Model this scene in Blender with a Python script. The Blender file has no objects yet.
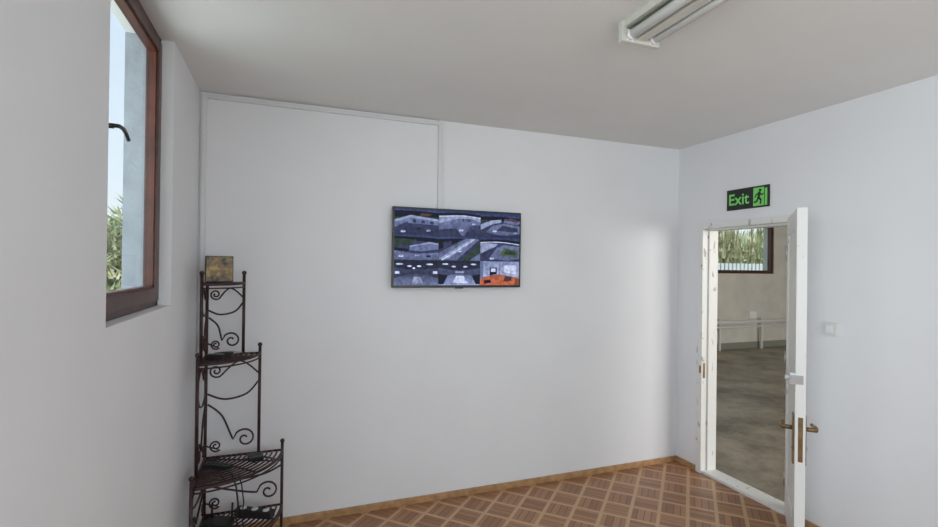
import bpy, math, random
from mathutils import Vector, Matrix
random.seed(7)
sc=bpy.context.scene
try:
    sc.view_settings.view_transform='Standard'
except Exception: pass
XL,XR,YB,H=-0.504,3.117,3.252,2.65
WT=0.18   # left wall thickness
# ---------------------------------------------------------------- materials
def newmat(name):
    m=bpy.data.materials.new(name); m.use_nodes=True
    nt=m.node_tree; b=nt.nodes['Principled BSDF']
    return m,nt,b
def mat(name,col,rough=.5,metal=0.,var=0.,scale=8.,bump=0.,bscale=60.,emit=None,spec=None):
    m,nt,b=newmat(name)
    b.inputs['Roughness'].default_value=rough; b.inputs['Metallic'].default_value=metal
    if spec is not None: b.inputs['Specular IOR Level'].default_value=spec
    c=(*col,1)
    b.inputs['Base Color'].default_value=c
    tc=nt.nodes.new('ShaderNodeTexCoord')
    if var>0:
        n=nt.nodes.new('ShaderNodeTexNoise'); n.inputs['Scale'].default_value=scale; n.inputs['Detail'].default_value=5
        r=nt.nodes.new('ShaderNodeValToRGB')
        r.color_ramp.elements[0].position=.3; r.color_ramp.elements[1].position=.7
        r.color_ramp.elements[0].color=tuple(max(0,x*(1-var)) for x in col)+(1,)
        r.color_ramp.elements[1].color=tuple(min(1,x*(1+var)) for x in col)+(1,)
        nt.links.new(tc.outputs['Object'],n.inputs['Vector']); nt.links.new(n.outputs['Fac'],r.inputs['Fac'])
        nt.links.new(r.outputs['Color'],b.inputs['Base Color'])
    if bump>0:
        n=nt.nodes.new('ShaderNodeTexNoise'); n.inputs['Scale'].default_value=bscale; n.inputs['Detail'].default_value=4
        bp=nt.nodes.new('ShaderNodeBump'); bp.inputs['Strength'].default_value=bump; bp.inputs['Distance'].default_value=.01
        nt.links.new(tc.outputs['Object'],n.inputs['Vector']); nt.links.new(n.outputs['Fac'],bp.inputs['Height'])
        nt.links.new(bp.outputs['Normal'],b.inputs['Normal'])
    if emit:
        b.inputs['Emission Color'].default_value=(*emit[0],1); b.inputs['Emission Strength'].default_value=emit[1]
    return m
def plaster(name,col):
    m,nt,b=newmat(name)
    b.inputs['Roughness'].default_value=.75; b.inputs['Specular IOR Level'].default_value=.25
    tc=nt.nodes.new('ShaderNodeTexCoord')
    n=nt.nodes.new('ShaderNodeTexNoise'); n.inputs['Scale'].default_value=2.2; n.inputs['Detail'].default_value=3
    r=nt.nodes.new('ShaderNodeValToRGB')
    r.color_ramp.elements[0].position=.25; r.color_ramp.elements[1].position=.75
    r.color_ramp.elements[0].color=tuple(x*.975 for x in col)+(1,)
    r.color_ramp.elements[1].color=tuple(min(1,x*1.015) for x in col)+(1,)
    n2=nt.nodes.new('ShaderNodeTexNoise'); n2.inputs['Scale'].default_value=1.6; n2.inputs['Detail'].default_value=2
    n3=nt.nodes.new('ShaderNodeTexNoise'); n3.inputs['Scale'].default_value=140
    b1=nt.nodes.new('ShaderNodeBump'); b1.inputs['Strength'].default_value=.35; b1.inputs['Distance'].default_value=.03
    b2=nt.nodes.new('ShaderNodeBump'); b2.inputs['Strength'].default_value=.12; b2.inputs['Distance'].default_value=.002
    for q in (n,n2,n3): nt.links.new(tc.outputs['Object'],q.inputs['Vector'])
    nt.links.new(n.outputs['Fac'],r.inputs['Fac']); nt.links.new(r.outputs['Color'],b.inputs['Base Color'])
    nt.links.new(n2.outputs['Fac'],b1.inputs['Height']); nt.links.new(n3.outputs['Fac'],b2.inputs['Height'])
    nt.links.new(b1.outputs['Normal'],b2.inputs['Normal']); nt.links.new(b2.outputs['Normal'],b.inputs['Normal'])
    return m
M={}
M['wall']=plaster('plaster_white',(.81,.805,.832))
M['ceil']=plaster('plaster_ceiling',(.79,.785,.775))
M['hallwall']=mat('hall_plaster',(.60,.58,.52),.8,var=.08,scale=3,bump=.2,bscale=12)
M['concrete_ext']=mat('concrete_reveal',(.34,.36,.39),.85,var=.15,scale=9,bump=.3,bscale=50)
M['trunk']=mat('pvc_white',(.70,.70,.71),.4)
M['brownwin']=mat('window_brown_wood',(.070,.022,.015),.35,var=.3,scale=14)
M['redwin']=mat('window_red_wood',(.11,.032,.018),.35,var=.25,scale=14)
M['flash']=mat('metal_flashing',(.55,.58,.60),.4,metal=.4)
M['black']=mat('black_plastic',(.012,.012,.014),.35)
M['blackmat']=mat('black_matte',(.02,.02,.022),.6)
M['iron']=mat('rusty_wrought_iron',(.045,.019,.020),.5,metal=.2,var=.4,scale=40)
M['brass']=mat('aged_brass',(.26,.175,.09),.38,metal=.8,var=.3,scale=30)
M['steel']=mat('steel',(.5,.5,.5),.3,metal=1)
M['tube']=mat('fluorescent_tube_glass',(.84,.84,.81),.2)
M['fixbody']=mat('fixture_enamel',(.60,.59,.53),.4)
M['fixgrey']=mat('fixture_grey_recess',(.24,.24,.20),.5)
M['signblack']=mat('sign_black',(.010,.012,.010),.35)
M['signgreen']=mat('sign_green',(.18,.62,.13),.4,emit=((.18,.62,.13),.05))
M['switch']=mat('switch_plastic',(.78,.78,.79),.3)
M['switch2']=mat('switch_plate_cream',(.70,.69,.67),.35)
M['skirt']=mat('skirting_wood',(.44,.25,.12),.4,var=.25,scale=20)
M['pipe']=mat('painted_pipe',(.66,.66,.64),.45)
M['cable']=mat('cable_black',(.015,.015,.018),.5)
M['leaf']=mat('foliage',(.42,.48,.28),.8,var=.4,scale=3)
M['reed']=mat('dry_reeds',(.66,.60,.38),.8,var=.4,scale=3)
M['earth']=mat('ground_grass',(.36,.38,.24),.9,var=.4,scale=2)
M['fence']=mat('fence_white_paint',(.75,.78,.80),.6)
M['hallceil']=mat('hall_ceiling',(.45,.44,.41),.85,var=.1)

# painted (chipped) door
def doorpaint(name,p0):
    m,nt,b=newmat(name)
    b.inputs['Roughness'].default_value=.38
    tc=nt.nodes.new('ShaderNodeTexCoord'); mp=nt.nodes.new('ShaderNodeMapping'); mp.inputs['Scale'].default_value=(1,1,.35)
    n=nt.nodes.new('ShaderNodeTexNoise'); n.inputs['Scale'].default_value=26; n.inputs['Detail'].default_value=6
    r=nt.nodes.new('ShaderNodeValToRGB'); e=r.color_ramp.elements
    e[0].position=p0; e[0].color=(.38,.34,.29,1); e[1].position=p0+.07; e[1].color=(.79,.785,.77,1)
    nt.links.new(tc.outputs['Object'],mp.inputs['Vector']); nt.links.new(mp.outputs['Vector'],n.inputs['Vector'])
    nt.links.new(n.outputs['Fac'],r.inputs['Fac']); nt.links.new(r.outputs['Color'],b.inputs['Base Color'])
    return m
M['door']=doorpaint('door_paint',.27)
M['doorframe']=doorpaint('door_frame_paint_chipped',.30)

# glass
m=bpy.data.materials.new('window_glass'); m.use_nodes=True; nt=m.node_tree; nt.nodes.clear()
o=nt.nodes.new('ShaderNodeOutputMaterial'); mx=nt.nodes.new('ShaderNodeMixShader'); t=nt.nodes.new('ShaderNodeBsdfTransparent'); g=nt.nodes.new('ShaderNodeBsdfGlossy')
t.inputs['Color'].default_value=(.90,.95,.96,1); g.inputs['Roughness'].default_value=.02; mx.inputs[0].default_value=.08
nt.links.new(t.outputs[0],mx.inputs[1]); nt.links.new(g.outputs[0],mx.inputs[2]); nt.links.new(mx.outputs[0],o.inputs[0]); M['glass']=m

# parquet
def parquet():
    m,nt,b=newmat('parquet_linoleum'); L=nt.links
    def N(t): return nt.nodes.new(t)
    def math_(op,a,bb=None):
        n=N('ShaderNodeMath'); n.operation=op
        for i,v in enumerate((a,bb)):
            if v is None: continue
            if isinstance(v,(int,float)): n.inputs[i].default_value=v
            else: L.new(v,n.inputs[i])
        return n.outputs[0]
    tc=N('ShaderNodeTexCoord'); mp=N('ShaderNodeMapping')
    mp.inputs['Rotation'].default_value=(0,0,math.radians(45)); mp.inputs['Scale'].default_value=(1/.175,1/.175,1)
    L.new(tc.outputs['Object'],mp.inputs['Vector'])
    sx=N('ShaderNodeSeparateXYZ'); L.new(mp.outputs['Vector'],sx.inputs[0])
    u,v=sx.outputs[0],sx.outputs[1]
    fu,fv=math_('FLOOR',u),math_('FLOOR',v)
    par=math_('MODULO',math_('ABSOLUTE',math_('ADD',fu,fv)),2)
    gu,gv=math_('FRACT',u),math_('FRACT',v)
    ac=math_('ADD',math_('MULTIPLY',gu,par),math_('MULTIPLY',gv,math_('SUBTRACT',1,par)))
    s4=math_('MULTIPLY',ac,4); sid=math_('FLOOR',s4)
    sf=math_('FRACT',s4)
    sedge=math_('LESS_THAN',math_('MINIMUM',sf,math_('SUBTRACT',1,sf)),.06)
    cu=math_('MINIMUM',gu,math_('SUBTRACT',1,gu)); cv=math_('MINIMUM',gv,math_('SUBTRACT',1,gv))
    border=math_('LESS_THAN',math_('MINIMUM',cu,cv),.065)
    cb=N('ShaderNodeCombineXYZ')
    L.new(fu,cb.inputs[0]); L.new(fv,cb.inputs[1]); L.new(sid,cb.inputs[2])
    wn=N('ShaderNodeTexWhiteNoise'); L.new(cb.outputs[0],wn.inputs['Vector'])
    ns=N('ShaderNodeTexNoise'); ns.inputs['Scale'].default_value=30; ns.inputs['Detail'].default_value=4; L.new(tc.outputs['Object'],ns.inputs['Vector'])
    fac=math_('ADD',math_('MULTIPLY',wn.outputs['Value'],.65),math_('MULTIPLY',ns.outputs['Fac'],.35))
    r=N('ShaderNodeValToRGB'); e=r.color_ramp.elements
    e[0].color=(.23,.098,.043,1); e[1].color=(.47,.235,.115,1); L.new(fac,r.inputs['Fac'])
    m1=N('ShaderNodeMixRGB'); L.new(sedge,m1.inputs[0]); L.new(r.outputs[0],m1.inputs[1]); m1.inputs[2].default_value=(.17,.072,.034,1)
    m2=N('ShaderNodeMixRGB'); L.new(border,m2.inputs[0]); L.new(m1.outputs[0],m2.inputs[1]); m2.inputs[2].default_value=(.56,.345,.19,1)
    L.new(m2.outputs[0],b.inputs['Base Color'])
    b.inputs['Roughness'].default_value=.33
    return m
M['parquet']=parquet()
def concrete_floor():
    m,nt,b=newmat('hall_concrete_floor'); L=nt.links
    tc=nt.nodes.new('ShaderNodeTexCoord')
    a=nt.nodes.new('ShaderNodeTexNoise'); a.inputs['Scale'].default_value=1.5; a.inputs['Detail'].default_value=10; a.inputs['Roughness'].default_value=.72
    L.new(tc.outputs['Object'],a.inputs['Vector'])
    r=nt.nodes.new('ShaderNodeValToRGB'); e=r.color_ramp.elements
    e[0].position=.38; e[0].color=(.15,.125,.09,1); e[1].position=.60; e[1].color=(.40,.35,.27,1)
    L.new(a.outputs['Fac'],r.inputs['Fac']); L.new(r.outputs[0],b.inputs['Base Color'])
    b.inputs['Roughness'].default_value=.42
    return m
M['concfloor']=concrete_floor()
# artwork tile
m,nt,b=newmat('artwork_paint'); M['art']=m
tc=nt.nodes.new('ShaderNodeTexCoord'); n=nt.nodes.new('ShaderNodeTexNoise'); n.inputs['Scale'].default_value=26; n.inputs['Detail'].default_value=3
r=nt.nodes.new('ShaderNodeValToRGB'); e=r.color_ramp.elements
e[0].position=.34; e[0].color=(.05,.035,.025,1); e[1].position=.64; e[1].color=(.46,.34,.12,1)
q=e.new(.44); q.color=(.17,.14,.09,1); q=e.new(.53); q.color=(.28,.17,.07,1)
nt.links.new(tc.outputs['Object'],n.inputs['Vector']); nt.links.new(n.outputs['Fac'],r.inputs['Fac']); nt.links.new(r.outputs[0],b.inputs['Base Color'])
# tv picture : vertex colour emission
m=bpy.data.materials.new('screen_picture'); m.use_nodes=True; nt=m.node_tree; b=nt.nodes['Principled BSDF']
at=nt.nodes.new('ShaderNodeVertexColor'); at.layer_name='Col'
n=nt.nodes.new('ShaderNodeTexNoise'); n.inputs['Scale'].default_value=38; n.inputs['Detail'].default_value=3
tc=nt.nodes.new('ShaderNodeTexCoord'); nt.links.new(tc.outputs['Object'],n.inputs['Vector'])
mr=nt.nodes.new('ShaderNodeMapRange'); mr.inputs['From Min'].default_value=.3; mr.inputs['From Max'].default_value=.7; mr.inputs['To Min'].default_value=.6; mr.inputs['To Max'].default_value=1.3
nt.links.new(n.outputs['Fac'],mr.inputs['Value'])
mu=nt.nodes.new('ShaderNodeVectorMath'); mu.operation='SCALE'
nt.links.new(at.outputs['Color'],mu.inputs[0]); nt.links.new(mr.outputs[0],mu.inputs['Scale'])
nt.links.new(mu.outputs[0],b.inputs['Emission Color']); b.inputs['Emission Strength'].default_value=1.15
b.inputs['Base Color'].default_value=(.006,.006,.008,1); b.inputs['Roughness'].default_value=.5; b.inputs['Specular IOR Level'].default_value=.12
M['screen']=m

# ---------------------------------------------------------------- mesh builder
class B:
    def __init__(s,name,mats):
        s.name=name; s.mats=mats; s.v=[]; s.f=[]; s.mi=[]; s.sm=[]; s.col=[]
    def _add(s,vs,fs,mt,smooth=False,col=None,T=None):
        o=len(s.v)
        for p in vs:
            p=Vector(p)
            if T is not None: p=T@p
            s.v.append(p)
        for f in fs:
            s.f.append([o+i for i in f]); s.mi.append(s.mats.index(mt)); s.sm.append(smooth); s.col.append(col)
    def box(s,mt,lo,hi,T=None,c=0.0):
        x0,y0,z0=[min(a,b) for a,b in zip(lo,hi)]; x1,y1,z1=[max(a,b) for a,b in zip(lo,hi)]
        if c<=0:
            vs=[(x0,y0,z0),(x1,y0,z0),(x1,y1,z0),(x0,y1,z0),(x0,y0,z1),(x1,y0,z1),(x1,y1,z1),(x0,y1,z1)]
            fs=[(0,3,2,1),(4,5,6,7),(0,1,5,4),(1,2,6,5),(2,3,7,6),(3,0,4,7)]
            s._add(vs,fs,mt,T=T); return
        import bmesh
        bm=bmesh.new(); bmesh.ops.create_cube(bm,size=1)
        for v in bm.verts: v.co=Vector((x0+(v.co.x+.5)*(x1-x0),y0+(v.co.y+.5)*(y1-y0),z0+(v.co.z+.5)*(z1-z0)))
        bmesh.ops.bevel(bm,geom=bm.edges[:],offset=c,segments=2,profile=.7,affect='EDGES')
        bm.verts.index_update()
        s._add([v.co.copy() for v in bm.verts],[[v.index for v in f.verts] for f in bm.faces],mt,T=T); bm.free()
    def tube(s,mt,pts,r,n=8,T=None,caps=True,r2=None):
        pts=[Vector(p) for p in pts]; k=len(pts); vs=[]; fs=[]
        d=(pts[1]-pts[0]).normalized(); a=Vector((0,0,1)) if abs(d.z)<.9 else Vector((1,0,0))
        nrm=d.cross(a).normalized()
        for i,p in enumerate(pts):
            if i==0: t=pts[1]-pts[0]
            elif i==k-1: t=pts[-1]-pts[-2]
            else: t=(pts[i+1]-pts[i]).normalized()+(pts[i]-pts[i-1]).normalized()
            t.normalize(); nrm=(nrm-t*nrm.dot(t)).normalized(); bn=t.cross(nrm)
            rr=r if r2 is None else r+(r2-r)*i/(k-1)
            for j in range(n):
                an=2*math.pi*j/n; vs.append(p+(nrm*math.cos(an)+bn*math.sin(an))*rr)
        for i in range(k-1):
            for j in range(n):
                fs.append((i*n+j,i*n+(j+1)%n,(i+1)*n+(j+1)%n,(i+1)*n+j))
        if caps: fs.append(tuple(range(n-1,-1,-1))); fs.append(tuple((k-1)*n+j for j in range(n)))
        s._add(vs,fs,mt,smooth=True,T=T)
    def ball(s,mt,c,r,T=None,sz=(1,1,1)):
        vs=[];fs=[];n=12;k=8;c=Vector(c)
        for i in range(k+1):
            th=math.pi*i/k
            for j in range(n):
                ph=2*math.pi*j/n; vs.append(c+Vector((r*sz[0]*math.sin(th)*math.cos(ph),r*sz[1]*math.sin(th)*math.sin(ph),r*sz[2]*math.cos(th))))
        for i in range(k):
            for j in range(n): fs.append((i*n+j,(i+1)*n+j,(i+1)*n+(j+1)%n,i*n+(j+1)%n))
        s._add(vs,fs,mt,smooth=True,T=T)
    def poly(s,mt,pts,col=None,T=None): s._add(pts,[tuple(range(len(pts)))],mt,col=col,T=T)
    def finish(s,parent=None):
        me=bpy.data.meshes.new(s.name); me.from_pydata([tuple(v) for v in s.v],[],s.f)
        for q in s.mats: me.materials.append(M[q])
        for p,mi,sm in zip(me.polygons,s.mi,s.sm): p.material_index=mi; p.use_smooth=sm
        if any(c is not None for c in s.col):
            ca=me.color_attributes.new('Col','FLOAT_COLOR','CORNER')
            for p,c in zip(me.polygons,s.col):
                for q,li in enumerate(p.loop_indices):
                    cc=c or (0,0,0)
                    if isinstance(cc[0],(tuple,list)): cc=cc[q]
                    ca.data[li].color=(*cc,1)
        me.update()
        ob=bpy.data.objects.new(s.name,me); sc.collection.objects.link(ob)
        if parent: ob.parent=parent
        return ob
def empty(name):
    o=bpy.data.objects.new(name,None); sc.collection.objects.link(o); return o
def wall(name,mt,axis,lo,hi,ur,zr,holes=()):
    b=B(name,[mt]); us=sorted({ur[0],ur[1],*[h[0] for h in holes],*[h[1] for h in holes]}); zs=sorted({zr[0],zr[1],*[h[2] for h in holes],*[h[3] for h in holes]})
    for i in range(len(us)-1):
        for j in range(len(zs)-1):
            cu=(us[i]+us[i+1])/2; cz=(zs[j]+zs[j+1])/2
            if any(h[0]<cu<h[1] and h[2]<cz<h[3] for h in holes): continue
            if axis==0: b.box(mt,(lo,us[i],zs[j]),(hi,us[i+1],zs[j+1]))
            else: b.box(mt,(us[i],lo,zs[j]),(us[i+1],hi,zs[j+1]))
    return b.finish()

# ---------------------------------------------------------------- room shell
YR=-2.2
W1=(1.717,2.564,1.44,2.65)          # visible window (left wall)
W3=(-1.3,0.5,1.10,2.55)             # window of the left wall behind the camera
DO=(2.22,3.03,0.0,1.998)            # rough door opening
wall('wall_left','wall',0,XL-WT,XL,(YR-.2,YB+.15),(0,H),[W1,W3])
wall('wall_back','wall',1,YB,YB+.15,(XL,XR),(0,H))
wall('wall_right','wall',0,XR,XR+.13,(YR,YB+.15),(0,H),[DO])
WRr=(0.3,2.6,0.9,2.45)
wall('wall_rear','wall',1,YR-.2,YR,(XL,XR+.13),(0,H),[WRr])
b=B('floor',['parquet']); b.box('parquet',(XL-WT,YR-.2,-.08),(XR+.02,YB+.15,0)); b.finish()
b=B('ceiling',['ceil']); b.box('ceil',(XL-WT,YR-.2,H),(XR+.13,YB+.15,H+.1)); b.finish()
b=B('baseboard_back',['skirt']); b.box('skirt',(XL,YB-.014,0),(XR,YB,.045),c=.004); b.finish()
b=B('baseboard_right',['skirt']); b.box('skirt',(XR-.014,3.035,0),(XR,YB-.014,.045),c=.003)
b.box('skirt',(XR-.014,YR,0),(XR,2.215,.045),c=.003); b.finish()
b=B('baseboard_left',['skirt']); b.box('skirt',(XL,YR,0),(XL+.014,YB-.014,.045),c=.004); b.finish()
# cable trunking
b=B('trim_2',['trunk'])
b.box('trunk',(XL+.012,YB-.018,2.612),(.996,YB,2.636),c=.002)
b.box('trunk',(.968,YB-.0185,2.03),(.996,YB,2.649),c=.002)
b.box('trunk',(XL+.012,YB-.0182,.045),(XL+.038,YB,2.635),c=.002)
b.finish()

# ---------------------------------------------------------------- window in left wall
def side_window(name,Y0,Y1,Z0,Z1,xin):
    e=empty(name)
    xo=xin-.045
    b=B('frame',['brownwin','redwin'])
    fw=.042
    b.box('brownwin',(xo,Y0,Z0),(xin,Y0+fw,Z1),c=.004); b.box('brownwin',(xo,Y1-fw,Z0),(xin,Y1,Z1),c=.004)
    b.box('brownwin',(xo,Y0,Z0),(xin,Y1,Z0+fw-.01),c=.004); b.box('brownwin',(xo,Y0,Z1-fw),(xin,Y1,Z1),c=.004)
    s0,s1,q0,q1=Y0+fw-.008,Y1-fw+.008,Z0+fw-.018,Z1-fw+.008
    sw=.055; xs=xin+.012
    b.box('brownwin',(xo+.006,s0,q0),(xs,s0+sw,q1),c=.006); b.box('brownwin',(xo+.006,s1-sw,q0),(xs,s1,q1),c=.006)
    b.box('brownwin',(xo+.006,s0+.01,q0),(xs-.001,s1-.01,q0+.06),c=.006); b.box('brownwin',(xo+.006,s0+.01,q1-.05),(xs-.001,s1-.01,q1),c=.006)
    g0,g1,h0,h1=s0+sw,s1-sw,q0+.06,q1-.05
    bw=.010; xa,xb=xs-.034,xs-.010
    b.box('redwin',(xa,g0,h0),(xb,g0+bw,h1)); b.box('redwin',(xa,g1-bw,h0),(xb,g1,h1))
    b.box('redwin',(xa,g0,h0),(xb,g1,h0+bw)); b.box('redwin',(xa,g0,h1-bw),(xb,g1,h1))
    b.finish(e)
    b=B('pane',['glass']); xg=xa+.004
    b.box('glass',(xg,g0+.004,h0+.004),(xg+.004,g1-.004,h1-.004)); b.finish(e)
    b=B('handle',['black']); zc=(Z0+Z1)/2+.01; yc=s0+sw*.55
    b.box('black',(xs,yc-.014,zc-.035),(xs+.010,yc+.014,zc+.035),c=.004)
    b.tube('black',[(xs+.008,yc,zc),(xs+.034,yc,zc)],.008,10)
    b.tube('black',[(xs+.034,yc-.008,zc),(xs+.040,yc+.03,zc+.008),(xs+.040,yc+.07,zc+.010),(xs+.038,yc+.105,zc+.004),(xs+.036,yc+.14,zc-.010)],.0065,10)
    b.finish(e)
    return e
side_window('window_1',*W1,XL-.052)
side_window('window_3',*W3,XL-.052)
b=B('trim_1',['concrete_ext','flash'])
b.box('concrete_ext',(XL-WT-.004,W1[1]-.03,W1[2]),(XL-.10,W1[1],W1[3]))
b.box('flash',(XL-WT-.03,W1[0],W1[2]),(XL-.098,W1[1]-.03,W1[2]+.012))
b.finish()

# rear window
e=empty('window_4'); b=B('frame',['brownwin'])
y0,y1=YR-.14,YR-.07; x0,x1,z0,z1=WRr
for lo,hi in [((x0,y0,z0),(x0+.08,y1,z1)),((x1-.08,y0,z0),(x1,y1,z1)),((x0+.08,y0,z0),(x1-.08,y1,z0+.08)),((x0+.08,y0,z1-.08),(x1-.08,y1,z1)),(((x0+x1)/2-.05,y0+.001,z0+.08),((x0+x1)/2+.05,y1-.001,z1-.08))]:
    b.box('brownwin',lo,hi,c=.005)
b.finish(e); b=B('pane',['glass']); b.box('glass',(x0+.07,y0+.03,z0+.07),(x1-.07,y0+.034,z1-.07)); b.finish(e)

# ---------------------------------------------------------------- door
e=empty('door_1')
b=B('frame',['doorframe','brass'])
fx0,fx1=XR-.012,XR+.135
b.box('doorframe',(fx0,2.98,0),(fx1,3.032,2.0),c=.004)
b.box('doorframe',(fx0,2.218,0),(fx1,2.27,2.0),c=.004)
b.box('doorframe',(fx0+.0005,2.225,1.955),(fx1-.0005,3.025,2.0),c=.004)
b.box('doorframe',(fx0+.01,2.27,0),(fx1-.002,2.98,.022),c=.005)
b.box('doorframe',(XR+.045,2.966,.02),(fx1-.002,2.981,1.956)); b.box('doorframe',(XR+.045,2.269,.02),(fx1-.002,2.284,1.956)); b.box('doorframe',(XR+.045,2.28,1.94),(fx1-.002,2.97,1.956))
b.box('brass',(XR+.004,2.977,.76),(XR+.022,2.981,.88)); b.box('brass',(XR-.016,2.985,.80),(XR+.003,3.002,.86),c=.003)
b.finish(e)
ang=math.radians(180+40.0)
T=Matrix.Translation((XR-.008,2.276,0))@Matrix.Rotation(ang,4,'Z')
b=B('leaf',['door','brass'])
LW,LT,Z0,Z1=.68,.036,.028,1.975
b.box('door',(0,0,Z0),(LW,LT,Z1),T=T,c=.003)
for ys,yd in ((-.006,0.001),(LT-.001,LT+.006)):
    b.box('door',(0,ys,Z0+.001),(.10,yd,Z1-.001),T=T,c=.002); b.box('door',(LW-.11,ys,Z0+.001),(LW-.0005,yd,Z1-.001),T=T,c=.002)
    b.box('door',(.10,ys,Z1-.12),(LW-.11,yd,Z1-.001),T=T,c=.002); b.box('door',(.10,ys,Z0+.001),(LW-.11,yd,.24),T=T,c=.002)
    b.box('door',(.10,ys,.92),(LW-.11,yd,1.03),T=T,c=.002)
b.box('brass',(LW,.008,.60),(LW+.0015,.030,.84),T=T)
b.finish(e)
b=B('handles',['brass','steel'])
for sgn,y in ((-1,-.006),(1,LT+.006)):
    yy=lambda d: y+sgn*d
    b.box('brass',(LW-.090,yy(0),.570),(LW-.040,yy(.008),.845),T=T,c=.003)
    b.tube('brass',[(LW-.065,yy(.004),.765),(LW-.065,yy(.050),.765)],.012,10,T=T)
    b.tube('brass',[(LW-.060,yy(.050),.765),(LW-.09,yy(.055),.768),(LW-.13,yy(.055),.765),(LW-.165,yy(.050),.758),(LW-.185,yy(.044),.762)],.012,10,T=T,r2=.009)
    b.tube('steel',[(LW-.065,yy(.004),.66),(LW-.065,yy(.014),.66)],.009,12,T=T)
b.finish(e)
b=B('rim_bolt',['switch','steel'])
b.box('switch',(LW-.085,-.032,1.015),(LW-.005,-.006,1.075),T=T,c=.004)
b.box('steel',(LW-.004,-.03,1.02),(LW+.004,.030,1.07),T=T,c=.002)
b.tube('switch',[(LW-.04,-.032,1.045),(LW-.04,-.052,1.045)],.012,12,T=T)
b.finish(e)
b=B('hinges',['steel'])
for z in (.25,1.05,1.75): b.tube('steel',[(-.002,-.008,z-.045),(-.002,-.008,z+.045)],.007,10,T=T)
b.finish(e)

# ---------------------------------------------------------------- television
tx0,tx1,tz0,tz1=.645,1.591,1.483,2.027
e=empty('television')
yf=YB-.062
b=B('cabinet',['black','blackmat'])
b.box('black',(tx0,yf,tz0),(tx1,yf+.03,tz1),c=.004)
b.box('blackmat',(tx0+.12,yf+.03,tz0+.06),(tx1-.12,YB-.018,tz1-.10),c=.01)
b.box('blackmat',(tx0+.3,YB-.019,tz0+.15),(tx1-.3,YB-.0005,tz1-.15))
b.box('black',((tx0+tx1)/2-.03,yf-.002,tz0-.006),((tx0+tx1)/2+.03,yf+.01,tz0+.004),c=.002)
b.finish(e)
b=B('screen',['screen'])
bz=.011; sx0,sx1,sz0,sz1=tx0+bz,tx1-bz,tz0+bz+.005,tz1-bz
cw=(sx1-sx0)/3; ch=(sz1-sz0)/3
def cell(c,r,shapes):
    X0=sx0+c*cw+.0012; Z0_=sz1-(r+1)*ch+.0012; w=cw-.0024; h=ch-.0024
    for k,(col,pts) in enumerate(shapes):
        y=yf-.0005-.00012*k
        pts=[(min(1,max(0,p[0])),min(1,max(0,p[1]))) for p in pts]
        if isinstance(col[0],(tuple,list)):
            lo_,hi_=min(p[1] for p in pts),max(p[1] for p in pts)
            col=[tuple(a+(bb-a)*((p[1]-lo_)/(hi_-lo_+1e-9)) for a,bb in zip(col[0],col[1])) for p in pts]
        b.poly('screen',[(X0+p[0]*w,y,Z0_+p[1]*h) for p in pts],col=col)
R=lambda x0,y0,x1,y1:[(x0,y0),(x1,y0),(x1,y1),(x0,y1)]
def ell(cx,cy,rx,ry,a0=0,a1=360,n=18): return [(cx+rx*math.cos(math.radians(a0+(a1-a0)*i/n)),cy+ry*math.sin(math.radians(a0+(a1-a0)*i/n))) for i in range(n+(0 if a1-a0==360 else 1))]
def band(x0,y0,x1,y1,t0,t1=None,bow=0,n=10):
    t1=t0 if t1 is None else t1
    top=[(x0+(x1-x0)*i/n, y0+(y1-y0)*i/n+bow*math.sin(math.pi*i/n)) for i in range(n+1)]
    bot=[(x0+(x1-x0)*i/n, y0+(y1-y0)*i/n+bow*math.sin(math.pi*i/n)-(t0+(t1-t0)*i/n)) for i in range(n,-1,-1)]
    return bot+top
full=R(0,0,1,1)
sky=((.055,.075,.19),(.022,.032,.095)); road=((.022,.027,.065),(.045,.058,.135)); roadL=((.085,.105,.21),(.13,.155,.29))
bld=(.12,.15,.29); bldL=(.26,.30,.47); white=(.50,.56,.76); dk=(.006,.008,.018); mid=(.030,.036,.078); grass=(.026,.044,.035); grassL=(.06,.10,.065); roof=(.075,.045,.05)
car=lambda x,y,c=white,s=1:[(c,[(x,y),(x+.10*s,y+.01),(x+.10*s,y+.06*s),(x+.075*s,y+.09*s),(x+.03*s,y+.09*s),(x,y+.055*s)]),(dk,[(x+.03*s,y+.055*s),(x+.075*s,y+.055*s),(x+.07*s,y+.08*s),(x+.035*s,y+.08*s)])]
# row 1 : yards seen from roof corners
cell(0,0,[(road,full),(dk,band(0,.92,1,.88,.30,.22,.02)),(sky,[(0,.93),(.5,.95),(1,.90),(1,1),(0,1)]),(grass,band(0,.66,1,.68,.10,.08,.05)),
  (bld,[(0,.18),(.30,.44),(1,.38),(1,.60),(.34,.72),(0,.52)]),(bldL,[(0,.46),(.34,.66),(1,.54),(1,.62),(.36,.76),(0,.56)]),(mid,[(0,.18),(.30,.44),(.30,.50),(0,.26)]),
  (mid,[(.40,.46),(.48,.45),(.48,.58),(.40,.60)]),(mid,[(.60,.44),(.68,.43),(.68,.55),(.60,.57)]),(mid,[(.80,.42),(.88,.41),(.88,.52),(.80,.54)]),(roof,[(.55,.72),(.78,.74),(.86,.82),(.6,.86)])]+car(.14,.06)+car(.72,.12,bldL,.9)+car(.50,.20,dk,.8))
cell(1,0,[(roadL,full),(sky,[(0,.86),(.5,.93),(1,.86),(1,1),(0,1)]),(dk,band(0,.88,1,.88,.10,.10,.06)),(bldL,[(.0,.48),(.45,.70),(.78,.70),(1,.58),(1,.78),(.6,.84),(0,.78)]),(white,[(.0,.72),(.4,.80),(.7,.81),(1,.73),(1,.77),(.6,.84),(0,.78)]),(bld,[(0,.48),(.45,.70),(.45,.62),(.0,.34)]),
  (mid,[(0,0),(.55,0),(.40,.30),(0,.22)]),(road,[(.62,0),(1,0),(1,.46),(.75,.42)]),(mid,R(.55,.60,.60,.69)),(mid,R(.70,.60,.75,.68))]+car(.48,.18)+car(.80,.46,white,.7))
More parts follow.
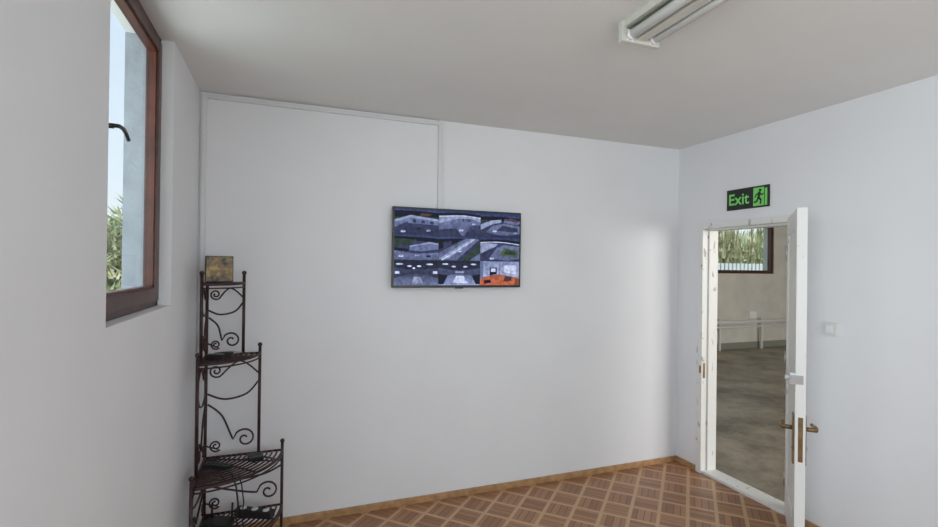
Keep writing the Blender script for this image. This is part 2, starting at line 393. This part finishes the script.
cell(2,0,[(road,full),(sky,[(0,.80),(1,.74),(1,1),(0,1)]),(dk,band(0,.84,1,.80,.14,.18,.04)),(grass,band(0,.68,1,.60,.08,.1,.06)),(bldL,[(0,.50),(.25,.68),(.52,.74),(.52,.62),(.28,.52),(0,.28)]),(roadL,[(.12,.18),(.55,.06),(1,.14),(1,.48),(.6,.58),(.3,.46)]),(mid,[(.40,.26),(.95,.22),(.95,.40),(.55,.48)]),
  (bld,[(.58,.62),(.95,.52),(1,.62),(1,.70),(.62,.78)]),(roof,[(.60,.72),(.95,.64),(1,.72),(.75,.82)]),(mid,[(0,0),(.25,0),(.12,.26),(0,.28)])]+car(.30,.20)+car(.84,.16,bldL,.8))
# row 2
cell(0,1,[(road,full),(sky,[(0,.9),(1,.84),(1,1),(0,1)]),(dk,band(0,.92,1,.86,.16,.16,.02)),(grass,[(0,.52),(.42,.64),(.5,.80),(0,.84)]),(bld,[(.34,.50),(.78,.66),(1,.62),(1,.44),(.6,.34),(.34,.38)]),(bldL,[(.34,.50),(.78,.66),(1,.62),(1,.66),(.78,.72),(.34,.55)]),(roadL,[(0,.0),(1,0),(1,.30),(.5,.24),(0,.36)]),(dk,[(.0,.36),(.30,.34),(.34,.42),(0,.48)])]+car(.10,.10)+car(.46,.14,bldL)+car(.72,.10,dk))
cell(1,1,[(mid,full),(sky,[(0,.86),(.6,.92),(1,.92),(1,1),(0,1)]),(roadL,[(0,0),(.42,0),(.98,.88),(.66,.90),(0,.30)]),(bldL,[(.0,.05),(.20,.05),(.90,.88),(.78,.90)]),(white,[(.05,.0),(.09,0),(.86,.88),(.84,.89)]),(dk,[(0,.42),(.42,.74),(.60,.90),(0,.86)]),(grass,[(.55,0),(1,0),(1,.72)]),(bld,[(.74,.0),(1,0),(1,.32)]),(mid,[(.1,.5),(.3,.64),(.3,.8),(.1,.74)])]+car(.46,.34,white,.8))
cell(2,1,[(road,full),(sky,[(0,.84),(1,.80),(1,1),(0,1)]),(dk,band(0,.88,1,.84,.12,.14,.05)),(bldL,[(0,.30),(.16,.44),(.40,.62),(.44,.72),(.2,.74),(0,.74)]),(roadL,[(.20,.10),(.7,.02),(1,.10),(1,.62),(.6,.68),(.42,.56)]),(grassL,[(.46,.22),(.95,.16),(.97,.46),(.60,.56)]),(grass,[(.60,.30),(.90,.26),(.90,.42),(.66,.48)]),(white,band(0,.78,1,.72,.035,.035,.06)),(mid,[(0,0),(.2,0),(.1,.26),(0,.3)])]+car(.24,.06))
# row 3 : interiors
def interior(c,fl,wl,lights,ext):
    cell(c,2,[(((.035,.042,.09),(.012,.015,.035)),full),(wl,[(.0,.30),(.30,.44),(.70,.44),(1,.30),(1,.70),(.70,.62),(.30,.62),(0,.70)]),(fl,[(0,0),(1,0),(1,.28),(.70,.44),(.30,.44),(0,.28)]),(dk,band(0,.98,.34,.64,.03)),(dk,band(1,.98,.66,.64,.03))]+
      [(white,ell(x,y,rx,.035)) for x,y,rx in lights]+ext)
interior(0,((.13,.16,.29),(.04,.05,.10)),((.025,.03,.06),(.045,.055,.11)),[(.12,.84,.08),(.34,.76,.05),(.56,.76,.05),(.80,.84,.08),(.44,.68,.03)],[(white,R(.02,.46,.12,.56)),(white,R(.88,.46,.98,.56)),(bldL,[(.40,.05),(.66,.08),(.58,.34),(.44,.34)]),(mid,R(.44,.46,.54,.58))])
interior(1,((.26,.31,.54),(.09,.11,.21)),((.03,.037,.08),(.065,.08,.16)),[(.16,.86,.07),(.36,.76,.05),(.64,.76,.05),(.84,.86,.07)],[(white,[(.34,.08),(.70,.08),(.60,.38),(.42,.38)]),(dk,[(0,.04),(.12,.04),(.22,.40),(0,.46)]),(dk,[(.90,.04),(1,.04),(1,.46),(.80,.38)]),(bldL,R(.40,.50,.60,.57))])
cell(2,2,[(((.36,.41,.60),(.20,.24,.42)),full),(((.50,.12,.05),(.32,.09,.06)),[(0,0),(1,0),(1,.30),(.48,.46),(.08,.34),(0,.22)]),(bld,[(0,.22),(.08,.34),(.08,1),(0,1)]),(dk,[(.24,.40),(.42,.46),(.42,.74),(.24,.74)]),(white,R(.27,.56,.39,.70)),((.05,.03,.03),[(.58,.14),(.80,.18),(.80,.36),(.64,.38)]),(white,[(.60,.54),(.92,.46),(.92,.86),(.60,.82)]),(bld,[(.48,.46),(.50,.46),(.50,1),(.48,1)]),(dk,[(.10,.06),(.28,.10),(.26,.24),(.10,.20)]),((.18,.07,.04),[(.86,.0),(1,0),(1,.24),(.90,.24)])])
b.finish(e)
# ---------------------------------------------------------------- exit sign
e=empty('exit_sign')
sy0,sy1,s0,s1=2.415,2.758,2.075,2.228
b=B('panel',['signblack']); b.box('signblack',(XR-.012,sy0,s0),(XR,sy1,s1),c=.002); b.finish(e)
cu=bpy.data.curves.new('lettering','FONT'); cu.body='Exit'; cu.size=.125; cu.extrude=.0006; cu.offset=.0016; cu.align_x='LEFT'
to=bpy.data.objects.new('lettering_tmp',cu); sc.collection.objects.link(to)
bpy.context.view_layer.update()
dg=bpy.context.evaluated_depsgraph_get(); me=bpy.data.meshes.new_from_object(to.evaluated_get(dg))
bpy.data.objects.remove(to)
xs=[v.co.x for v in me.vertices]; ys=[v.co.y for v in me.vertices]; mxx,mnx,mny,mxy=max(xs),min(xs),min(ys),max(ys)
for v in me.vertices:
    lx=(v.co.x-mnx)/(mxx-mnx)*.168; ly=(v.co.y-mny)/(mxy-mny)*.082; lz=v.co.z
    v.co=(XR-.0128-lz,sy1-.022-lx,s0+.036+ly)
me.materials.append(M['signgreen']); lo=bpy.data.objects.new('lettering',me); sc.collection.objects.link(lo); lo.parent=e
b=B('running_figure',['signgreen','signblack'])
gx=XR-.0125
px1=sy0+.012; pw=.108; pz=s0+.012; ph=.129
def P(u,v,k=0): return (gx-.0004*k,px1+pw*(1-u),pz+ph*v)
def PO(mt,pts,k): b.poly(mt,[P(u,v,k) for u,v in pts])
PO('signgreen',R(0,0,1,1),0)
def limb(a,c,w,k=2):
    dx,dy=c[0]-a[0],c[1]-a[1]; L=math.hypot(dx,dy); nx,ny=-dy/L*w/2,dx/L*w/2
    PO('signblack',[(a[0]-nx,a[1]-ny),(c[0]-nx,c[1]-ny),(c[0]+nx,c[1]+ny),(a[0]+nx,a[1]+ny)],k)
PO('signblack',[(.78,.0),(.83,.0),(.83,.93),(1.0,.93),(1.0,1.0),(.78,1.0)],1)
PO('signblack',ell(.50,.84,.10,.08),2)
limb((.46,.76),(.38,.42),.19); limb((.44,.70),(.22,.62),.08,3); limb((.22,.64),(.14,.46),.075,3)
limb((.47,.70),(.62,.56),.08,3); limb((.62,.58),(.76,.64),.075,3)
limb((.40,.44),(.58,.30),.12,3); limb((.57,.33),(.52,.08),.10,3); limb((.37,.45),(.26,.24),.12,3); limb((.28,.25),(.06,.20),.10,3)
b.finish(e)

# ---------------------------------------------------------------- light switch
b=B('light_switch',['switch','switch2'])
b.box('switch2',(XR-.014,1.965,1.24),(XR,2.045,1.32),c=.003); b.box('switch',(XR-.020,1.985,1.257),(XR-.013,2.025,1.303),c=.003); b.finish()

# ---------------------------------------------------------------- fluorescent fixture
b=B('fluorescent_light',['fixbody','fixgrey','tube','steel','switch'])
fxa,fxb,fy1,fy0=1.262,1.452,1.66,.40
xm=(fxa+fxb)/2
b.box('fixbody',(fxa+.008,fy0,H-.030),(fxb-.008,fy1,H),c=.003)
b.box('fixgrey',(fxa+.02,fy0+.03,H-.036),(fxb-.02,fy1-.03,H-.029))
b.box('fixbody',(xm-.024,fy0+.02,H-.072),(xm+.024,fy1-.02,H-.02),c=.008)
for y in (fy0,fy1-.028):
    b.box('fixbody',(fxa,y,H-.085),(fxb,y+.028,H-.0005),c=.006)
    for x in (fxa+.04,fxb-.04): b.box('switch',(x-.016,y-.004 if y>1 else y+.02,H-.080),(x+.016,y+.012 if y>1 else y+.034,H-.03),c=.003)
for x in (fxa+.038,fxb-.038):
    b.tube('tube',[(x,fy0+.045,H-.060),(x,fy1-.045,H-.060)],.0195,18)
    b.tube('switch',[(x,fy0+.028,H-.060),(x,fy0+.05,H-.060)],.0198,18); b.tube('switch',[(x,fy1-.05,H-.060),(x,fy1-.028,H-.060)],.0198,18)
b.finish()

# ---------------------------------------------------------------- wrought iron corner shelf
CX,CY=-.43,3.10
tiers=[(1.52,.19),(1.11,.28),(.525,.41),(.20,.41)]
e=empty('corner_shelf')
b=B('posts_and_scrolls',['iron'])
b.tube('iron',[(CX,CY,0),(CX,CY,1.575)],.0085)
b.ball('iron',(CX,CY,1.58),.013)
segs=[(1.575,1.11,.19),(1.155,.525,.28),(.575,0,.41)]
for zt,zb,r in segs:
    for dx,dy in ((1,0),(0,-1)):
        x,y=CX+dx*r,CY+dy*r
        b.tube('iron',[(x,y,zb),(x,y,zt)],.0085); b.ball('iron',(x,y,zt+.004),.013)
def spiral(cx,cz,r0,r1,a0,turns,n=26):
    return [(cx+(r0+(r1-r0)*i/n)*math.cos(a0+turns*2*math.pi*i/n),cz+(r0+(r1-r0)*i/n)*math.sin(a0+turns*2*math.pi*i/n)) for i in range(n+1)]
def smooth(pts,n=6):
    out=[]; k=len(pts)
    for i in range(k-1):
        p0=pts[max(i-1,0)];p1=pts[i];p2=pts[i+1];p3=pts[min(i+2,k-1)]
        for j in range(n):
            t=j/n; out.append(tuple(.5*((2*p1[q])+(-p0[q]+p2[q])*t+(2*p0[q]-5*p1[q]+4*p2[q]-p3[q])*t*t+(-p0[q]+3*p1[q]-3*p2[q]+p3[q])*t**3) for q in (0,1)))
    out.append(pts[-1]); return out
def put(pts,r=.0055):
    for k in (0,1):
        if k==0: b.tube('iron',[(CX+u,CY,z) for u,z in pts],r,6)
        else: b.tube('iron',[(CX,CY-u,z) for u,z in pts],r,6)
def bay(z0,z1,w):
    h=z1-z0
    rs=min(.062,w*.26)
    cx,cz=w-rs-.012,z0+rs+.03
    sp2=spiral(cx,cz,.010,rs,0.6,1.40)
    tail=smooth([sp2[-3],sp2[-1],(w*.30,z0+.40*h),(.01,z0+.52*h)],8)
    put(sp2[:-2]+tail[8:])
    put(smooth([(.008,z0+.62*h),(w*.35,z0+.56*h),(w*.75,z0+.60*h),(w-.006,z0+.72*h)]))
    rs2=rs*.6; c2=(rs2+.014,z0+.84*h)
    sp3=spiral(c2[0],c2[1],.006,rs2,2.2,1.5)
    put(sp3+smooth([sp3[-1],(w*.62,z0+.93*h),(w-.004,z0+.80*h)])[1:],.005)
    rs3=rs*.55; sp4=spiral(rs3+.02,z0+rs3+.03,.006,rs3,1.0,1.7)
    put(sp4+[(.004,sp4[-1][1]+.03)],.005)
bay(tiers[1][0],tiers[0][0],.19); bay(tiers[2][0],tiers[1][0],.28); bay(tiers[3][0],tiers[2][0],.41)
b.finish(e)
b=B('shelves',['iron'])
for z,r in tiers:
    arc=[(CX+r*math.cos(t),CY-r*math.sin(t),z) for t in [math.pi/2*i/20 for i in range(21)]]
    b.tube('iron',arc,.008); b.tube('iron',[(CX,CY,z),(CX+r,CY,z)],.007); b.tube('iron',[(CX,CY,z),(CX,CY-r,z)],.007)
    k=max(4,int(r/.026))
    for i in range(1,k):
        rr=r*i/k
        pts=[(CX+rr*math.cos(t),CY-rr*math.sin(t),z+.002) for t in [math.pi/2*j/14 for j in range(15)]]
        b.tube('iron',pts,.005,6)
    for t in (math.pi/8,math.pi/4,3*math.pi/8):
        b.tube('iron',[(CX,CY,z-.003),(CX+r*math.cos(t),CY-r*math.sin(t),z-.003)],.005,6)
    arc2=[(CX+r*math.cos(t),CY-r*math.sin(t),z-.022) for t in [math.pi/2*i/20 for i in range(21)]]
    b.tube('iron',arc2,.0045,6)
b.finish(e)

# items on the shelf
def Tz(x,y,z,deg): return Matrix.Translation((x,y,z))@Matrix.Rotation(math.radians(deg),4,'Z')
zt=1.5285
T1=Tz(-.36,3.03,zt,14)
b=B('picture_tile',['art','blackmat']); b.box('blackmat',(-.070,0,0),(.070,.035,.145),T=T1,c=.003); b.box('art',(-.066,-.002,.004),(.066,.001,.141),T=T1); b.finish()
zt=1.1185
b=B('pliers',['blackmat','steel']); T1=Tz(-.29,3.045,zt,8)
b.tube('blackmat',[(x,y,.008) for x,y in smooth([(-.09,.0),(-.04,.016),(0,.004)])],.007,T=T1)
b.tube('blackmat',[(x,y,.008) for x,y in smooth([(-.09,-.03),(-.04,-.026),(0,-.004)])],.007,T=T1)
b.tube('steel',[(0,.002,.008),(.02,.004,.008),(.05,0,.008)],.008,T=T1,r2=.003); b.finish()
b=B('power_adapter',['black','cable']); T1=Tz(-.36,2.925,zt,-15)
b.box('black',(-.045,-.022,0),(.04,.022,.026),T=T1,c=.005); b.tube('cable',[(.04,0,.010),(.07,.01,.004),(.085,.03,.004),(.06,.045,.004),(.02,.045,.004)],.003,6,T=T1); b.finish()
zt=.5335
b=B('power_adapter',['black','cable']); T1=Tz(-.16,2.97,zt,10)
b.box('black',(-.04,-.03,0),(.04,.03,.03),T=T1,c=.006)
b.tube('cable',[(.04,0,.010),(.06,-.02,.006),(.04,-.055,.006),(-.02,-.06,.006)],.003,6,T=T1); b.finish()
b=B('black_remote_control',['black','blackmat']); T1=Tz(-.34,2.92,zt,-30)
b.box('black',(-.075,-.022,0),(.075,.022,.018),T=T1,c=.005)
for i in range(5): b.box('blackmat',(-.06+.024*i,-.010,.017),(-.048+.024*i,.010,.020),T=T1)
b.finish()
b=B('hanging_cable',['cable'])
c3=[(-.27,2.85,.542),(-.255,2.76,.545),(-.235,2.725,.50),(-.225,2.74,.40),(-.235,2.76,.32),(-.225,2.765,.245),(-.19,2.78,.214),(-.12,2.82,.213)]
b.tube('cable',c3,.0045,8); b.tube('cable',[(x+.025,y+.012,z) for x,y,z in c3[1:-1]],.0035,8); b.finish(bpy.data.objects['corner_shelf'])
zt=.2085
b=B('network_router',['black','switch']); T1=Tz(-.34,2.92,zt,-20)
b.box('black',(-.07,-.05,0),(.07,.05,.035),T=T1,c=.006)
for x in (-.055,.055): b.tube('black',[(x,.045,.02),(x,.052,.11)],.006,T=T1)
b.finish()
b=B('plug_socket_strip',['blackmat','switch']); T1=Tz(-.16,2.985,zt,-30)
b.box('blackmat',(-.11,-.025,0),(.11,.025,.04),T=T1,c=.006)
for i in range(3): b.tube('switch',[(-.07+.07*i,0,.038),(-.07+.07*i,0,.043)],.018,14,T=T1)
b.finish()

# ---------------------------------------------------------------- hall beyond the door
HX0,HX1,HY0,HY1,HH=XR+.13,14.,-2.2,7.38,3.3
HW=(7.3,9.66,1.54,2.60)
wall('wall_hall_far','hallwall',1,HY1,HY1+.25,(HX0-.13,HX1),(0,HH),[HW])
wall('wall_hall_side','hallwall',0,HX1,HX1+.25,(HY0,HY1+.25),(0,HH))
NW=(4.2,9.0,1.0,2.8)  # unseen opening added to let the hall fill lamp in
wall('wall_hall_near','hallwall',1,HY0-.2,HY0,(HX0,HX1+.25),(0,HH),[NW])
b=B('wall_hall_partition',['hallwall']); b.box('hallwall',(HX0-.129,YB+.151,0),(HX0,HY1,HH)); b.box('hallwall',(HX0-.128,YR,H+.101),(HX0-.001,YB+.15,HH)); b.finish()
b=B('floor_hall',['concfloor']); b.box('concfloor',(XR+.021,HY0-.2,-.085),(HX1+.25,HY1+.25,-.004)); b.finish()
b=B('ceiling_hall',['hallceil']); b.box('hallceil',(HX0-.129,HY0-.2,HH),(HX1+.25,HY1+.25,HH+.15)); b.finish()
e=empty('window_2'); b=B('frame',['brownwin'])
x0,x1,z0,z1=HW; y0,y1=HY1+.02,HY1+.10
for lo,hi in [((x0,y0,z0),(x0+.07,y1,z1)),((x1-.07,y0,z0),(x1,y1,z1)),((x0+.07,y0,z0),(x1-.07,y1,z0+.07)),((x0+.07,y0,z1-.09),(x1-.07,y1,z1))]: b.box('brownwin',lo,hi,c=.006)
b.finish(e); b=B('pane',['glass']); b.box('glass',(x0+.06,y0+.04,z0+.06),(x1-.06,y0+.044,z1-.08)); b.finish(e)
b=B('heating_pipe',['pipe','fixgrey'])
for z,r in ((.56,.035),(.46,.022)):
    b.tube('pipe',[(4.0,HY1-.09,z),(13.5,HY1-.09,z)],r,12)
for i in range(8):
    x=4.6+i*1.15
    b.box('pipe',(x-.015,HY1-.10,.40),(x+.015,HY1-.001,.63)); b.box('pipe',(x-.02,HY1-.11,-.003),(x+.02,HY1-.07,.44))
b.finish()
b=B('baseboard_hall',['fixgrey']); b.box('fixgrey',(HX0,HY1-.012,0),(HX1,HY1,.13)); b.finish()
b=B('junction_box',['switch']); b.box('switch',(8.92,HY1-.05,.62),(9.10,HY1,.76),c=.008); b.finish()

# ---------------------------------------------------------------- outdoors
b=B('ground_outside',['earth']); b.box('earth',(-40,-30,-.4),(45,45,-.12)); b.finish()
def hedge(name,x0,x1,y0,y1,hmin,hmax,n,mats,w=(.02,.05),Lr=(.2,.45)):
    b=B(name,mats)
    for i in range(n):
        x=random.uniform(x0,x1); y=random.uniform(y0,y1)
        hh=(hmin+(hmax-hmin)*(.5+.5*math.sin(x*1.3+.6*math.sin(x*3.1))))*random.uniform(.80,1.0)
        z=hh*math.sqrt(random.random())-.12
        L=random.uniform(*Lr); a=random.uniform(0,6.28); t=random.uniform(-.9,.9); ww=random.uniform(*w)
        dx,dy=math.cos(a)*ww,math.sin(a)*ww
        b.poly(mats[0] if random.random()<.6 else mats[-1],[(x-dx,y-dy,max(-.12,z-L*.3)),(x+dx,y+dy,max(-.12,z-L*.3)),(x+t*L+dx*.2,y+t*.5,min(z+L*.5,hh))])
    return b.finish()
hedge('bush_hedge',-10,-2.2,15,18,2.5,3.8,16000,['leaf','reed'],(.03,.06),(.2,.4))
hedge('reed_bed',12,25,14,17,2.9,3.9,22000,['reed','leaf'],(.03,.06),(.3,.7))
b=B('garden_fence',['fence'])
for i in range(60):
    x=9+i*.16; b.box('fence',(x,11.0,-.12),(x+.10,11.03,1.80))
for z in (.4,1.5): b.box('fence',(8.9,11.03,z),(18.7,11.07,z+.09))
b.finish()

# ---------------------------------------------------------------- world and lights
w=bpy.data.worlds.new('sky'); sc.world=w; w.use_nodes=True; nt=w.node_tree; bg=nt.nodes['Background']
tc=nt.nodes.new('ShaderNodeTexCoord'); sx=nt.nodes.new('ShaderNodeSeparateXYZ'); r=nt.nodes.new('ShaderNodeValToRGB')
nt.links.new(tc.outputs['Generated'],sx.inputs[0]); nt.links.new(sx.outputs[2],r.inputs['Fac']); nt.links.new(r.outputs[0],bg.inputs['Color'])
e_=r.color_ramp.elements; e_[0].color=(.95,.97,1,1); e_[1].color=(.50,.68,1,1)
bg.inputs['Strength'].default_value=1.2
s=bpy.data.lights.new('sun','SUN'); s.energy=3.2; s.angle=math.radians(4); s.color=(1,.95,.88)
so=bpy.data.objects.new('sun',s); sc.collection.objects.link(so); so.rotation_euler=Vector((-.35,.72,-.95)).to_track_quat('-Z','Y').to_euler()
def area(name,loc,rot,sx_,sy_,power,col=(1,1,1)):
    l=bpy.data.lights.new(name,'AREA'); l.shape='RECTANGLE'; l.size=sx_; l.size_y=sy_; l.energy=power; l.color=col
    o=bpy.data.objects.new(name,l); sc.collection.objects.link(o); o.location=loc; o.rotation_euler=[math.radians(a) for a in rot]; return o
area('daylight_left',(XL-WT-.25,-.4,1.85),(90,0,-90),1.8,1.4,96,(.95,.97,1))
area('daylight_side',(XL-WT-.45,2.10,2.05),(90,0,-90),1.5,1.5,20,(.96,.98,1))
area('daylight_rear',(1.45,YR-.45,1.70),(90,0,0),2.3,1.5,76,(1,.99,.985))
area('hall_fill_light',(6.6,HY0-.5,1.9),(90,0,0),4.6,1.7,300,(1,.98,.94))  # unseen area lamp added to brighten the hall
# ---------------------------------------------------------------- camera
cam=bpy.data.cameras.new('camera'); co=bpy.data.objects.new('camera',cam); sc.collection.objects.link(co)
cam.sensor_width=36; cam.lens=484.587/938*36; cam.clip_start=.02
Rm=Matrix.Rotation(math.radians(-20.436),4,'Z')@Matrix.Rotation(math.radians(90.207),4,'X')@Matrix.Rotation(math.radians(.730),4,'Z')
co.matrix_world=Matrix.Translation((0,0,1.640))@Rm
sc.camera=co
